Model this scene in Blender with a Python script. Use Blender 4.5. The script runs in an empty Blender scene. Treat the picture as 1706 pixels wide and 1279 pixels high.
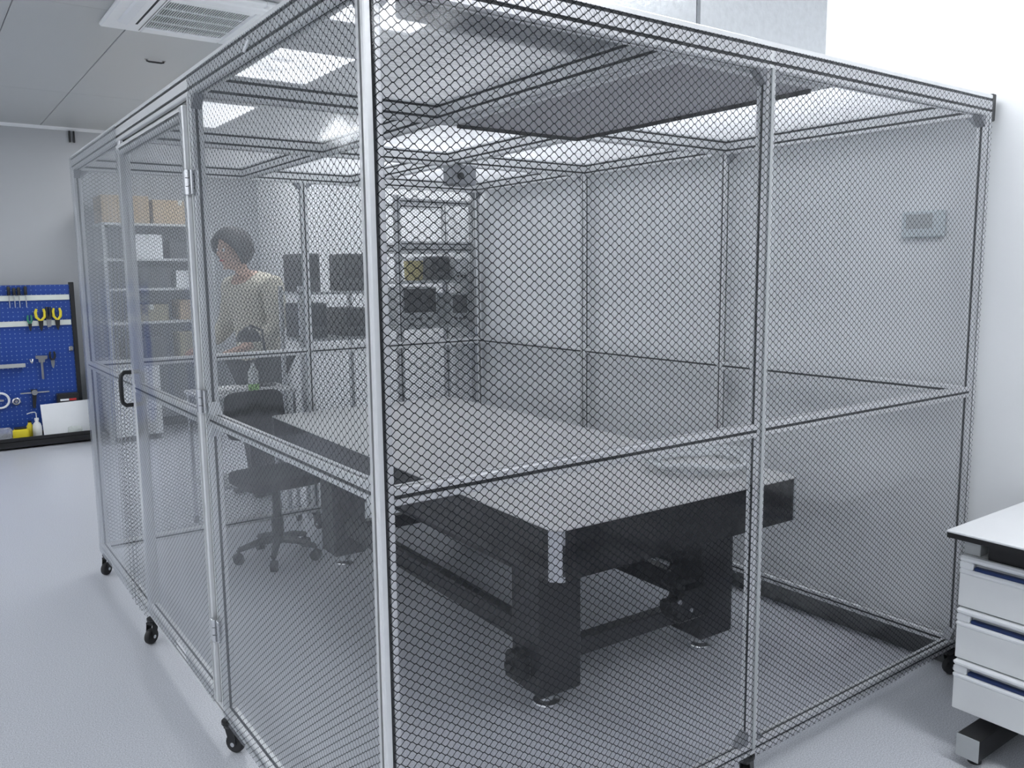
import bpy, math, random
from mathutils import Vector, Matrix
random.seed(7)
K = 0.87                                   # survey units -> metres
sc = bpy.context.scene
COL = sc.collection

# ------------------------------------------------------------------ camera
cam_data = bpy.data.cameras.new('camera')
cam = bpy.data.objects.new('camera', cam_data); COL.objects.link(cam)
cam_data.sensor_fit = 'HORIZONTAL'; cam_data.sensor_width = 36.0; cam_data.lens = 29.4214
cam_data.clip_start = 0.05
cam.location = (-0.80498 * K, -1.62029 * K, 1.69202 * K)
_yaw, _pitch, _roll = math.radians(54.2023), math.radians(7.53945), math.radians(-0.61545)
_fw = Vector((math.cos(_pitch) * math.cos(_yaw), math.cos(_pitch) * math.sin(_yaw), -math.sin(_pitch)))
_r = _fw.cross(Vector((0, 0, 1))).normalized(); _u = _r.cross(_fw)
_R = _r * math.cos(_roll) + _u * math.sin(_roll); _U = _u * math.cos(_roll) - _r * math.sin(_roll)
cam.rotation_euler = Matrix((_R, _U, -_fw)).transposed().to_euler()
sc.camera = cam

# ------------------------------------------------------------------ world, exposure, lamps
world = bpy.data.worlds.new('world'); sc.world = world; world.use_nodes = True
world.node_tree.nodes['Background'].inputs[0].default_value = (0.6, 0.7, 0.85, 1)
world.node_tree.nodes['Background'].inputs[1].default_value = 0.05
sc.view_settings.view_transform = 'Standard'; sc.view_settings.look = 'None'
sc.view_settings.gamma = 1.0; sc.view_settings.use_curve_mapping = False
sc.view_settings.exposure = 0.0
LAMP_STRENGTH = 12.0
LAMP_COLOR = (0.945, 0.97, 1.0, 1)
LAMP_X = (-3.4, 1.68); LAMP_Y = (-3.6, -1.5, 0.6, 2.7, 4.8, 6.9)  # first entry of each: unseen lamps added for light
sc.cycles.use_denoising = True
sc.cycles.transparent_max_bounces = 16

# ------------------------------------------------------------------ materials
def _nodes(name):
    m = bpy.data.materials.new(name); m.use_nodes = True
    nt = m.node_tree; nt.nodes.clear()
    out = nt.nodes.new('ShaderNodeOutputMaterial')
    return m, nt, out
def mat(name, col, rough=0.5, metal=0.0, var=0.06, scale=25.0, bump=0.0, bscale=None, stretch=None, spec=0.5, emit=0, coat=0.0):
    m, nt, out = _nodes(name)
    N = nt.nodes.new; L = nt.links.new
    b = N('ShaderNodeBsdfPrincipled'); L(b.outputs[0], out.inputs[0])
    tc = N('ShaderNodeTexCoord'); src = tc.outputs['Object']
    if stretch:
        mp = N('ShaderNodeMapping'); mp.inputs['Scale'].default_value = stretch; L(src, mp.inputs[0]); src = mp.outputs[0]
    nz = N('ShaderNodeTexNoise'); nz.inputs['Scale'].default_value = scale; nz.inputs['Detail'].default_value = 4
    L(src, nz.inputs['Vector'])
    mx = N('ShaderNodeMix'); mx.data_type = 'RGBA'
    c = Vector(col[:3])
    mx.inputs[6].default_value = (*(c * (1 - var)), 1); mx.inputs[7].default_value = (*[min(1, q) for q in c * (1 + var)], 1)
    L(nz.outputs[0], mx.inputs[0]); L(mx.outputs[2], b.inputs['Base Color'])
    b.inputs['Roughness'].default_value = rough; b.inputs['Metallic'].default_value = metal
    b.inputs['Specular IOR Level'].default_value = spec
    b.inputs['Coat Weight'].default_value = coat
    if bump:
        n2 = N('ShaderNodeTexNoise'); n2.inputs['Scale'].default_value = bscale or scale * 3; n2.inputs['Detail'].default_value = 3
        L(src, n2.inputs['Vector'])
        bp = N('ShaderNodeBump'); bp.inputs['Strength'].default_value = bump; bp.inputs['Distance'].default_value = 0.01
        L(n2.outputs[0], bp.inputs['Height']); L(bp.outputs[0], b.inputs['Normal'])
    if emit:
        b.inputs['Emission Color'].default_value = LAMP_COLOR; b.inputs['Emission Strength'].default_value = emit
    return m

def film_material(name, haze=0.10, tint=(0.965, 0.97, 0.975), gloss_rough=0.10, wob=0.06):
    """clear vinyl sheet with a printed dark honeycomb grid (uv in metres before K)"""
    m, nt, out = _nodes(name); N = nt.nodes.new; L = nt.links.new
    uv = N('ShaderNodeUVMap'); sep = N('ShaderNodeSeparateXYZ'); L(uv.outputs[0], sep.inputs[0])
    P, V, t, w = 0.0308, 0.0220, 0.0022, 0.00200
    def math_(op, a, b=None, c=None):
        n = N('ShaderNodeMath'); n.operation = op
        for i, s in enumerate((a, b, c)):
            if s is None: continue
            if isinstance(s, (int, float)): n.inputs[i].default_value = s
            else: L(s, n.inputs[i])
        return n.outputs[0]
    u = math_('PINGPONG', sep.outputs[0], P / 2); v = math_('PINGPONG', sep.outputs[1], V / 2)
    mr = N('ShaderNodeMapRange'); mr.clamp = True
    L(u, mr.inputs[0]); mr.inputs[1].default_value = t; mr.inputs[2].default_value = P / 2 - t
    mr.inputs[3].default_value = 0; mr.inputs[4].default_value = V / 2
    d = math_('ABSOLUTE', math_('SUBTRACT', v, mr.outputs[0]))
    mk = N('ShaderNodeMapRange'); mk.clamp = True; L(d, mk.inputs[0])
    mk.inputs[1].default_value = w * 0.95; mk.inputs[2].default_value = w * 0.55
    mk.inputs[3].default_value = 0; mk.inputs[4].default_value = 1
    tr = N('ShaderNodeBsdfTransparent'); tr.inputs[0].default_value = (*tint, 1)
    df = N('ShaderNodeBsdfDiffuse'); df.inputs[0].default_value = (0.80, 0.83, 0.86, 1)
    tl = N('ShaderNodeBsdfTranslucent'); tl.inputs[0].default_value = (0.80, 0.83, 0.86, 1)
    hz = N('ShaderNodeMixShader'); hz.inputs[0].default_value = 0.5; L(df.outputs[0], hz.inputs[1]); L(tl.outputs[0], hz.inputs[2])
    m1 = N('ShaderNodeMixShader'); m1.inputs[0].default_value = haze; L(tr.outputs[0], m1.inputs[1]); L(hz.outputs[0], m1.inputs[2])
    pr = N('ShaderNodeBsdfDiffuse'); pr.inputs[0].default_value = (0.012, 0.014, 0.017, 1)
    m2 = N('ShaderNodeMixShader'); L(mk.outputs[0], m2.inputs[0]); L(m1.outputs[0], m2.inputs[1]); L(pr.outputs[0], m2.inputs[2])
    nz = N('ShaderNodeTexNoise'); nz.inputs['Scale'].default_value = 5; nz.inputs['Detail'].default_value = 2
    tc = N('ShaderNodeTexCoord'); L(tc.outputs['Object'], nz.inputs['Vector'])
    bp = N('ShaderNodeBump'); bp.inputs['Strength'].default_value = wob; bp.inputs['Distance'].default_value = 0.03
    L(nz.outputs[0], bp.inputs['Height'])
    gl = N('ShaderNodeBsdfGlossy'); gl.inputs['Roughness'].default_value = gloss_rough; gl.inputs[0].default_value = (0.9, 0.92, 0.95, 1)
    L(bp.outputs[0], gl.inputs['Normal'])
    ge = N('ShaderNodeNewGeometry'); dt = N('ShaderNodeVectorMath'); dt.operation = 'DOT_PRODUCT'
    L(ge.outputs['Incoming'], dt.inputs[0]); L(ge.outputs['Normal'], dt.inputs[1])
    cs = math_('ABSOLUTE', dt.outputs['Value'])
    fr = math_('ADD', math_('MULTIPLY', math_('POWER', math_('SUBTRACT', 1.0, cs), 5.0), 0.85), 0.026)   # both faces of the sheet
    m3 = N('ShaderNodeMixShader'); L(fr, m3.inputs[0]); L(m2.outputs[0], m3.inputs[1]); L(gl.outputs[0], m3.inputs[2])
    L(m3.outputs[0], out.inputs[0])
    return m

def clear_material(name, col, alpha, rough=0.1):
    m, nt, out = _nodes(name); N = nt.nodes.new; L = nt.links.new
    tr = N('ShaderNodeBsdfTransparent'); b = N('ShaderNodeBsdfPrincipled')
    b.inputs['Base Color'].default_value = (*col, 1); b.inputs['Roughness'].default_value = rough
    nz = N('ShaderNodeTexNoise'); nz.inputs['Scale'].default_value = 20
    mr = N('ShaderNodeMapRange'); L(nz.outputs[0], mr.inputs[0]); mr.inputs[3].default_value = alpha * 0.8; mr.inputs[4].default_value = alpha * 1.2
    mx = N('ShaderNodeMixShader'); L(mr.outputs[0], mx.inputs[0]); L(tr.outputs[0], mx.inputs[1]); L(b.outputs[0], mx.inputs[2]); L(mx.outputs[0], out.inputs[0])
    return m

def roof_material():
    """translucent ribbed polycarbonate"""
    m, nt, out = _nodes('ribbed_polycarbonate'); N = nt.nodes.new; L = nt.links.new
    tc = N('ShaderNodeTexCoord'); mp = N('ShaderNodeMapping'); mp.inputs['Scale'].default_value = (4, 60, 4); L(tc.outputs['Object'], mp.inputs[0])
    nz = N('ShaderNodeTexNoise'); nz.inputs['Scale'].default_value = 2.2; nz.inputs['Detail'].default_value = 3; L(mp.outputs[0], nz.inputs['Vector'])
    bp = N('ShaderNodeBump'); bp.inputs['Strength'].default_value = 0.8; bp.inputs['Distance'].default_value = 0.015; L(nz.outputs[0], bp.inputs['Height'])
    tr = N('ShaderNodeBsdfTransparent'); tr.inputs[0].default_value = (0.95, 0.955, 0.965, 1)
    rf = N('ShaderNodeBsdfRefraction'); rf.inputs['IOR'].default_value = 1.02; rf.inputs['Roughness'].default_value = 0.35; rf.inputs[0].default_value = (0.80, 0.82, 0.84, 1)
    tl = N('ShaderNodeBsdfTranslucent'); tl.inputs[0].default_value = (0.90, 0.91, 0.92, 1)
    df = N('ShaderNodeBsdfDiffuse'); df.inputs[0].default_value = (0.74, 0.75, 0.765, 1); L(bp.outputs[0], df.inputs['Normal'])
    gl = N('ShaderNodeBsdfGlossy'); gl.inputs['Roughness'].default_value = 0.20; L(bp.outputs[0], gl.inputs['Normal'])
    a = N('ShaderNodeMixShader'); mr = N('ShaderNodeMapRange'); L(nz.outputs[0], mr.inputs[0]); mr.inputs[1].default_value = 0.3; mr.inputs[2].default_value = 0.7; mr.inputs[3].default_value = 0.30; mr.inputs[4].default_value = 0.75; L(mr.outputs[0], a.inputs[0]); L(tr.outputs[0], a.inputs[1]); L(tl.outputs[0], a.inputs[2])
    b = N('ShaderNodeMixShader'); b.inputs[0].default_value = 0.18; L(a.outputs[0], b.inputs[1]); L(df.outputs[0], b.inputs[2])
    c = N('ShaderNodeMixShader'); c.inputs[0].default_value = 0.20; L(b.outputs[0], c.inputs[1]); L(gl.outputs[0], c.inputs[2]); L(c.outputs[0], out.inputs[0])
    nt.nodes.remove(rf)
    return m

def floor_material():
    m, nt, out = _nodes('vinyl_floor'); N = nt.nodes.new; L = nt.links.new
    b = N('ShaderNodeBsdfPrincipled'); L(b.outputs[0], out.inputs[0])
    tc = N('ShaderNodeTexCoord')
    n1 = N('ShaderNodeTexNoise'); n1.inputs['Scale'].default_value = 250; n1.inputs['Detail'].default_value = 2; L(tc.outputs['Object'], n1.inputs['Vector'])
    n2 = N('ShaderNodeTexNoise'); n2.inputs['Scale'].default_value = 1.2; n2.inputs['Detail'].default_value = 3; L(tc.outputs['Object'], n2.inputs['Vector'])
    r1 = N('ShaderNodeValToRGB'); L(n1.outputs[0], r1.inputs[0])
    r1.color_ramp.elements[0].position = 0.36; r1.color_ramp.elements[0].color = (0.45, 0.465, 0.505, 1)
    r1.color_ramp.elements[1].position = 0.62; r1.color_ramp.elements[1].color = (0.70, 0.718, 0.765, 1)
    mx = N('ShaderNodeMix'); L(r1.outputs[0], b.inputs['Base Color'])
    b.inputs['Roughness'].default_value = 0.30; nt.nodes.remove(mx); nt.nodes.remove(n2)
    bp = N('ShaderNodeBump'); bp.inputs['Strength'].default_value = 0.06; bp.inputs['Distance'].default_value = 0.004; L(n1.outputs[0], bp.inputs['Height']); L(bp.outputs[0], b.inputs['Normal'])
    return m

def pegboard_material():
    m, nt, out = _nodes('blue_pegboard'); N = nt.nodes.new; L = nt.links.new
    b = N('ShaderNodeBsdfPrincipled'); L(b.outputs[0], out.inputs[0])
    tc = N('ShaderNodeTexCoord'); sep = N('ShaderNodeSeparateXYZ'); L(tc.outputs['Object'], sep.inputs[0])
    def md(s):
        a = N('ShaderNodeMath'); a.operation = 'PINGPONG'; L(s, a.inputs[0]); a.inputs[1].default_value = 0.019
        c = N('ShaderNodeMath'); c.operation = 'POWER'; L(a.outputs[0], c.inputs[0]); c.inputs[1].default_value = 2; return c.outputs[0]
    ad = N('ShaderNodeMath'); ad.operation = 'ADD'; L(md(sep.outputs[0]), ad.inputs[0]); L(md(sep.outputs[2]), ad.inputs[1])
    lt = N('ShaderNodeMath'); lt.operation = 'LESS_THAN'; L(ad.outputs[0], lt.inputs[0]); lt.inputs[1].default_value = 0.0000230
    mx = N('ShaderNodeMix'); mx.data_type = 'RGBA'; mx.inputs[6].default_value = (0.010, 0.055, 0.30, 1); mx.inputs[7].default_value = (0.16, 0.25, 0.50, 1)
    L(lt.outputs[0], mx.inputs[0]); L(mx.outputs[2], b.inputs['Base Color']); b.inputs['Roughness'].default_value = 0.45
    return m

M = {
 'alu': mat('anodised_aluminium', (0.79, 0.80, 0.81), 0.33, 0.42, 0.03, 60),
 'alu_dark': mat('grey_die_cast', (0.30, 0.31, 0.33), 0.45, 0.6),
 'slot': mat('slot_shade', (0.035, 0.037, 0.04), 0.7),  # near-black colour standing in for shade inside the profile slots
 'film': film_material('grid_film', 0.012, tint=(0.97, 0.966, 0.98)),
 'film_left': film_material('grid_film_bay', 0.05, gloss_rough=0.09, wob=0.05),
 'film_door': film_material('grid_film_door', 0.12, gloss_rough=0.16, wob=0.12),
 'film_far': film_material('grid_film_wrinkled', 0.14, gloss_rough=0.26, wob=0.15),
 'black_plastic': mat('black_plastic', (0.014, 0.015, 0.017), 0.4),
 'black_rubber': mat('black_rubber', (0.02, 0.02, 0.022), 0.65),
 'chrome': mat('zinc_steel', (0.68, 0.69, 0.71), 0.25, 0.95),
 'galv': mat('galvanised_sheet', (0.62, 0.64, 0.66), 0.40, 0.85, 0.14, 55, 0.10, 90),
 'roof': roof_material(),
 'filter': mat('filter_mesh_grey', (0.44, 0.435, 0.46), 0.55, 0.1, 0.05, 200),
 'wall_dark': mat('dimmed_front_wall', (0.36, 0.37, 0.39), 0.6, 0, 0.02, 3, 0.02, 120),  # unseen wall, colour darkened so the room front reflects dimly
 'wall_dim': mat('dimmed_wall_paint', (0.45, 0.465, 0.485), 0.5, 0, 0.012, 3, 0.02, 120),  # side wall paint, darkened in colour for the weaker light at the back
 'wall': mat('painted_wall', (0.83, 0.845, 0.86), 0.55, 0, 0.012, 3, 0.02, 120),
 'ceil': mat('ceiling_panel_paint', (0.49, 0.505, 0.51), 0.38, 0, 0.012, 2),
 'joint': mat('ceiling_joint', (0.22, 0.23, 0.24), 0.7),
 'skirt': mat('dark_skirting', (0.10, 0.105, 0.11), 0.5),
 'floor': floor_material(),
 'white': mat('white_enamel', (0.82, 0.84, 0.86), 0.35, 0, 0.02),
 'white_lam': mat('white_laminate', (0.86, 0.87, 0.885), 0.25, 0, 0.02, 8),
 'black_core': mat('black_laminate_core', (0.012, 0.012, 0.013), 0.35),
 'drawer': mat('pale_grey_enamel', (0.85, 0.865, 0.87), 0.38, 0, 0.015),
 'blue': mat('navy_inlay', (0.010, 0.032, 0.13), 0.4),
 'grey': mat('mid_grey_paint', (0.45, 0.47, 0.48), 0.45),
 'table_top': mat('brushed_steel_top', (0.66, 0.66, 0.66), 0.42, 0.25, 0.05, 180),
 'table_side': mat('black_laminate', (0.012, 0.012, 0.014), 0.16, 0, 0.1, 30, coat=0.3),
 'table_leg': mat('black_powder_coat', (0.022, 0.022, 0.026), 0.36, 0, 0.15, 80),
 'peg': pegboard_material(),
 'rail_white': mat('pale_slotted_rail', (0.72, 0.76, 0.72), 0.45, 0.2),
 'yellow': mat('yellow_plastic', (0.80, 0.66, 0.03), 0.4),
 'yellow_dull': mat('dull_yellow', (0.55, 0.47, 0.16), 0.5),
 'green': mat('green_plastic', (0.03, 0.22, 0.14), 0.45),
 'lime': mat('lime_plastic', (0.30, 0.62, 0.12), 0.4),
 'steel': mat('tool_steel', (0.45, 0.46, 0.48), 0.3, 0.9),
 'red': mat('red_plastic', (0.55, 0.03, 0.03), 0.4),
 'wood': mat('varnished_wood', (0.42, 0.22, 0.09), 0.45, 0, 0.25, 20, stretch=(1, 8, 1)),
 'card': mat('brown_cardboard', (0.46, 0.35, 0.22), 0.8, 0, 0.08, 12),
 'card2': mat('olive_cardboard', (0.30, 0.27, 0.17), 0.8, 0, 0.08, 12),
 'bottle': mat('milky_polythene', (0.75, 0.77, 0.76), 0.35),
 'foam': mat('pale_wrap', (0.66, 0.70, 0.68), 0.6),
 'bag': clear_material('thin_plastic', (0.7, 0.72, 0.78), 0.35),
 'hose': clear_material('clear_hose', (0.85, 0.88, 0.9), 0.55),
 'screen': mat('dark_screen', (0.012, 0.014, 0.018), 0.18),
 'instr': mat('instrument_grey', (0.075, 0.08, 0.085), 0.45),
 'instr2': mat('instrument_pale', (0.55, 0.57, 0.58), 0.45),
 'fabric': mat('black_fabric', (0.012, 0.012, 0.014), 0.8, 0, 0.2, 120, 0.2, 400),
 'jacket': mat('cream_jacket', (0.62, 0.58, 0.47), 0.85, 0, 0.06, 30, 0.25, 14),
 'trousers': mat('black_trousers', (0.02, 0.021, 0.024), 0.8, 0, 0.1, 40, 0.2, 20),
 'skin': mat('skin', (0.58, 0.36, 0.26), 0.5, 0, 0.04),
 'hair': mat('dark_hair', (0.018, 0.016, 0.016), 0.55, 0, 0.3, 60, 0.4, 90, stretch=(1, 1, 0.25)),
 'lamp': mat('lamp_diffuser', (0.9, 0.9, 0.9), 0.5, emit=LAMP_STRENGTH),
 'paper': mat('white_paper', (0.85, 0.86, 0.86), 0.7),
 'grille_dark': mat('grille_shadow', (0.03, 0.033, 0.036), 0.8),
 'control': mat('control_face', (0.60, 0.66, 0.68), 0.4),
}

# ------------------------------------------------------------------ geometry helpers
class MB:
    def __init__(s): s.v = []; s.f = []
    def add(s, vs, fs):
        o = len(s.v); s.v += [tuple(p) for p in vs]; s.f += [tuple(i + o for i in f) for f in fs]; return s
    def box(s, x0, x1, y0, y1, z0, z1):
        return s.add([(x, y, z) for z in (z0, z1) for y in (y0, y1) for x in (x0, x1)],
                     [(0, 2, 3, 1), (4, 5, 7, 6), (0, 1, 5, 4), (2, 6, 7, 3), (0, 4, 6, 2), (1, 3, 7, 5)])
    def cbox(s, x0, x1, y0, y1, z0, z1, b=0.004):
        """box with chamfered edges"""
        b = min(b, (x1 - x0) * .45, (y1 - y0) * .45, (z1 - z0) * .45)
        lo = (x0, y0, z0); hi = (x1, y1, z1); vs = []; idx = {}
        for cx in (0, 1):
            for cy in (0, 1):
                for cz in (0, 1):
                    c = [hi[i] if k else lo[i] for i, k in enumerate((cx, cy, cz))]
                    ins = [(-b if k else b) for k in (cx, cy, cz)]
                    for ax in range(3):
                        p = [c[i] + (0 if i == ax else ins[i]) for i in range(3)]
                        idx[(cx, cy, cz, ax)] = len(vs); vs.append(p)
        fs = []
        def q(*ks): fs.append([idx[k] for k in ks])
        for ax in range(3):
            for k in (0, 1):
                o = [i for i in range(3) if i != ax]
                ks = []
                for a, c in ((0, 0), (1, 0), (1, 1), (0, 1)):
                    t = [0, 0, 0]; t[ax] = k; t[o[0]] = a; t[o[1]] = c; ks.append((*t, ax))
                q(*ks)
            o = [i for i in range(3) if i != ax]
            for a in (0, 1):
                for c in (0, 1):
                    ks = []
                    for k in (0, 1):
                        t = [0, 0, 0]; t[ax] = k; t[o[0]] = a; t[o[1]] = c; ks.append(tuple(t))
                    q((*ks[0], o[0]), (*ks[1], o[0]), (*ks[1], o[1]), (*ks[0], o[1]))
        for cx in (0, 1):
            for cy in (0, 1):
                for cz in (0, 1): q(*[(cx, cy, cz, a) for a in range(3)])
        return s.add(vs, fs)
    def cyl(s, p0, p1, r0, r1=None, n=16, cap=True):
        r1 = r0 if r1 is None else r1
        p0 = Vector(p0); p1 = Vector(p1); d = (p1 - p0).normalized()
        a = d.orthogonal().normalized(); b = d.cross(a)
        vs = []
        for p, r in ((p0, r0), (p1, r1)):
            for i in range(n):
                t = 2 * math.pi * i / n; vs.append(p + a * math.cos(t) * r + b * math.sin(t) * r)
        fs = [(i, (i + 1) % n, n + (i + 1) % n, n + i) for i in range(n)]
        if cap: fs += [tuple(range(n - 1, -1, -1)), tuple(range(n, 2 * n))]
        return s.add(vs, fs)
    def lathe(s, c, prof, n=20, axis=(0, 0, 1)):
        """prof: list of (radius, height)"""
        d = Vector(axis).normalized(); a = d.orthogonal().normalized(); b = d.cross(a); c = Vector(c)
        vs = []
        for r, h in prof:
            for i in range(n):
                t = 2 * math.pi * i / n; vs.append(c + d * h + a * math.cos(t) * r + b * math.sin(t) * r)
        fs = []
        for j in range(len(prof) - 1):
            for i in range(n): fs.append((j * n + i, j * n + (i + 1) % n, (j + 1) * n + (i + 1) % n, (j + 1) * n + i))
        fs.append(tuple(range(n - 1, -1, -1))); k = (len(prof) - 1) * n; fs.append(tuple(range(k, k + n)))
        return s.add(vs, fs)
    def tube(s, pts, r, n=8, closed=False):
        pts = [Vector(p) for p in pts]; N_ = len(pts); vs = []
        rs = r if isinstance(r, (list, tuple)) else [r] * N_
        prev = None
        for i, p in enumerate(pts):
            if closed: d = pts[(i + 1) % N_] - pts[i - 1]
            else: d = pts[min(i + 1, N_ - 1)] - pts[max(i - 1, 0)]
            d.normalize()
            if prev is None: a = d.orthogonal().normalized()
            else: a = (prev - d * prev.dot(d)).normalized()
            prev = a; b = d.cross(a)
            for j in range(n):
                t = 2 * math.pi * j / n; vs.append(p + (a * math.cos(t) + b * math.sin(t)) * rs[i])
        fs = []
        for i in range(N_ if closed else N_ - 1):
            k = (i + 1) % N_
            for j in range(n): fs.append((i * n + j, i * n + (j + 1) % n, k * n + (j + 1) % n, k * n + j))
        if not closed: fs += [tuple(range(n - 1, -1, -1)), tuple(range((N_ - 1) * n, N_ * n))]
        return s.add(vs, fs)
    def prism(s, poly, axis, a0, a1):
        """poly: 2-D outline in the two other axes (x,y,z order), extruded along axis from a0 to a1"""
        o = [i for i in range(3) if i != axis]; n = len(poly); vs = []
        for a in (a0, a1):
            for p in poly:
                c = [0, 0, 0]; c[axis] = a; c[o[0]] = p[0]; c[o[1]] = p[1]; vs.append(c)
        return s.add(vs, [tuple(range(n)), tuple(range(2 * n - 1, n - 1, -1))] + [(i, n + i, n + (i + 1) % n, (i + 1) % n) for i in range(n)])
    def build(s, name, m, parent=None, smooth=False, label=None, w=True):
        off = Vector((0, 0, 0))
        if parent is not None and w:
            r = parent
            while r.parent: r = r.parent
            off = BASE.get(r, Vector((0, 0, 0)))
        me = bpy.data.meshes.new(name)
        me.from_pydata([tuple((Vector(p) - off) * K) for p in s.v], [], s.f); me.update()
        import bmesh
        bm = bmesh.new(); bm.from_mesh(me); bmesh.ops.recalc_face_normals(bm, faces=bm.faces); bm.to_mesh(me); bm.free()
        me.materials.append(M[m] if isinstance(m, str) else m)
        o = bpy.data.objects.new(name, me); COL.objects.link(o)
        if parent: o.parent = parent
        if smooth:
            for p in me.polygons: p.use_smooth = True
            me.set_sharp_from_angle(angle=math.radians(40))
        if label: o['label'] = label
        return o
BASE = {}
def thing(name, label, cat, base=(0, 0, 0), rz=0.0, group=None):
    o = bpy.data.objects.new(name, None); COL.objects.link(o); o.empty_display_size = 0.1
    o.location = Vector(base) * K; o.rotation_euler = (0, 0, rz)
    BASE[o] = Vector(base); o['label'] = label; o['category'] = cat
    if group: o['group'] = group
    return o
def tag(o, label, cat, group=None):
    o['label'] = label; o['category'] = cat
    if group: o['group'] = group
    return o
def struct(o): o['kind'] = 'structure'; return o
def inst(o, loc, parent=None):
    """copy of a part sharing its mesh, moved by loc (survey units)"""
    c = o.copy(); COL.objects.link(c); c.parent = parent or o.parent; c.location = o.location + Vector(loc) * K; return c
def rotz(pts, c, a):
    ca, sa = math.cos(a), math.sin(a)
    return [(c[0] + x * ca - y * sa, c[1] + x * sa + y * ca, z) for x, y, z in pts]

# ------------------------------------------------------------------ surveyed sizes
W_, L_ = 2.670, 3.615           # booth width (x) and length (y)
ZT, ZB = 2.355, 0.120           # top and underside of the booth frame
ZM = 1.200                      # centre of the middle rail
XM, YH, YL = 1.319, 1.286, 2.380
A = 0.040                       # profile width
X0, X1, Y0, Y1, H = -4.2, 2.718, -4.6, 8.42, 3.25

# ------------------------------------------------------------------ room
struct(MB().box(X0 - .1, X1 + .1, Y0 - .1, Y1 + .1, -.1, 0).build('floor', 'floor'))
struct(MB().box(X1, X1 + .1, Y0 - .1, Y1 + .1, 0, H + .1).build('wall_right', 'wall'))
struct(MB().box(X0 - .1, X0, Y0 - .1, Y1 + .1, 0, H + .1).build('wall_left', 'wall'))
struct(MB().box(X0, X1, Y1, Y1 + .1, 0, H + .1).build('wall_back', 'wall_dim'))
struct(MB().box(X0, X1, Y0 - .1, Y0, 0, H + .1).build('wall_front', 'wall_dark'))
struct(MB().cbox(X1 - .014, X1, Y0, Y1, 0, .10, .004).build('baseboard_right', 'skirt'))
struct(MB().cbox(X0, X1 - .02, Y1 - .014, Y1, 0, .10, .004).build('baseboard_back', 'skirt'))
struct(MB().prism([(Y1, H), (Y1 - .03, H), (Y1 - .026, H - .012), (Y1, H - .03)], 0, X0, X1).build('trim_1', 'white'))
ceiling = struct(MB().box(X0, X1, Y0, Y1, H + .012, H + .1).build('ceiling', 'joint'))
px = [-4.2, -4.035, -3.39, -2.745, -2.1, -1.455, -.81, -.165, .48, 1.125, 1.77, 2.415, 2.718]
py = [-4.6, -3.85, -1.25, 1.35, 3.95, 6.55, 8.42]
ncp = 0
for i in range(len(px) - 1):
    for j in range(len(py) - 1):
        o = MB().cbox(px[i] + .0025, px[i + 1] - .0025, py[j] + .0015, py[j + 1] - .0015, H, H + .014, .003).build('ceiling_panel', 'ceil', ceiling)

# ceiling lamps; left column and front row are unseen, added to light the room
for ix, lx in enumerate(LAMP_X):
    for iy, ly in enumerate(LAMP_Y):
        side = 'left part of the room, added for light' if ix == 0 else ('over the booth side of the room')
        t = thing('ceiling_light', 'flush rectangular ceiling light, %s row from the front, %s' % (('first', 'second', 'third', 'fourth', 'fifth', 'sixth')[iy], side), 'ceiling light', (lx, ly, H), group='flush ceiling lights')
        hx, hy = .34, .68
        fr = MB()
        fr.cbox(lx - hx, lx + hx, ly - hy, ly - hy + .02, H - .014, H - .001, .003).cbox(lx - hx, lx + hx, ly + hy - .02, ly + hy, H - .014, H - .001, .003)
        fr.cbox(lx - hx, lx - hx + .02, ly - hy + .02, ly + hy - .02, H - .014, H - .001, .003).cbox(lx + hx - .02, lx + hx, ly - hy + .02, ly + hy - .02, H - .014, H - .001, .003)
        fr.build('frame', 'white', t)
        MB().box(lx - hx + .02, lx + hx - .02, ly - hy + .02, ly + hy - .02, H - .008, H - .002).build('diffuser', 'lamp', t)

# ------------------------------------------------------------------ the clean booth
def profile(w, h, sl=0.0100, r=0.003):
    """T-slot outline w x h centred on 0, one slot per 40 mm of side"""
    def side(length):
        n = max(1, round(length / A)); out = []
        for i in range(n):
            c = -length / 2 + (i + .5) * length / n
            out += [(c - sl / 2, 0), (c - sl / 2, .0045), (c + sl / 2, .0045), (c + sl / 2, 0)]
        return out
    pts = []
    for L1, off, d in ((w, h / 2, 0), (h, w / 2, 1), (w, h / 2, 2), (h, w / 2, 3)):
        loc = [(-L1 / 2 + r, 0)] + side(L1) + [(L1 / 2 - r, 0)]
        for x, y in loc:
            yy = -off + y
            for _ in range(d): x, yy = -yy, x
            pts.append((x, yy))
    return pts
P40 = profile(A, A); P80v = profile(A, .08); P40h = P40
booth = thing('clean_booth', 'large wheeled aluminium-framed clean booth walled with clear film printed with a dark honeycomb grid', 'clean booth', (0, 0, 0))
def shade_slots(o, n):
    """shade painted as a dark colour on the floor of every slot (second material); n = outline length"""
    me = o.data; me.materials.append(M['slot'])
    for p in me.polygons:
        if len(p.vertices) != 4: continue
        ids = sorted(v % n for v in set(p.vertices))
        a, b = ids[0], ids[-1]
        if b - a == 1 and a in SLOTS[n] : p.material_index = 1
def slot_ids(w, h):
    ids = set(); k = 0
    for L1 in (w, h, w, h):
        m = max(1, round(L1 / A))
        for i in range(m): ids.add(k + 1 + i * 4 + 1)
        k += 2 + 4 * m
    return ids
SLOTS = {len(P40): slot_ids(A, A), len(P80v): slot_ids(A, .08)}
def post(x, y, z0=ZB + A, z1=ZT - .08, parent=booth, name='post'):
    o = MB().prism([(x + a, y + b) for a, b in P40], 2, z0, z1).build(name, 'alu', parent); shade_slots(o, len(P40)); return o
def barx(x0, x1, y, z, name='rail', prof=P40, parent=booth):
    o = MB().prism([(y + a, z + b) for a, b in prof], 0, x0, x1).build(name, 'alu', parent); shade_slots(o, len(prof)); return o
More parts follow.
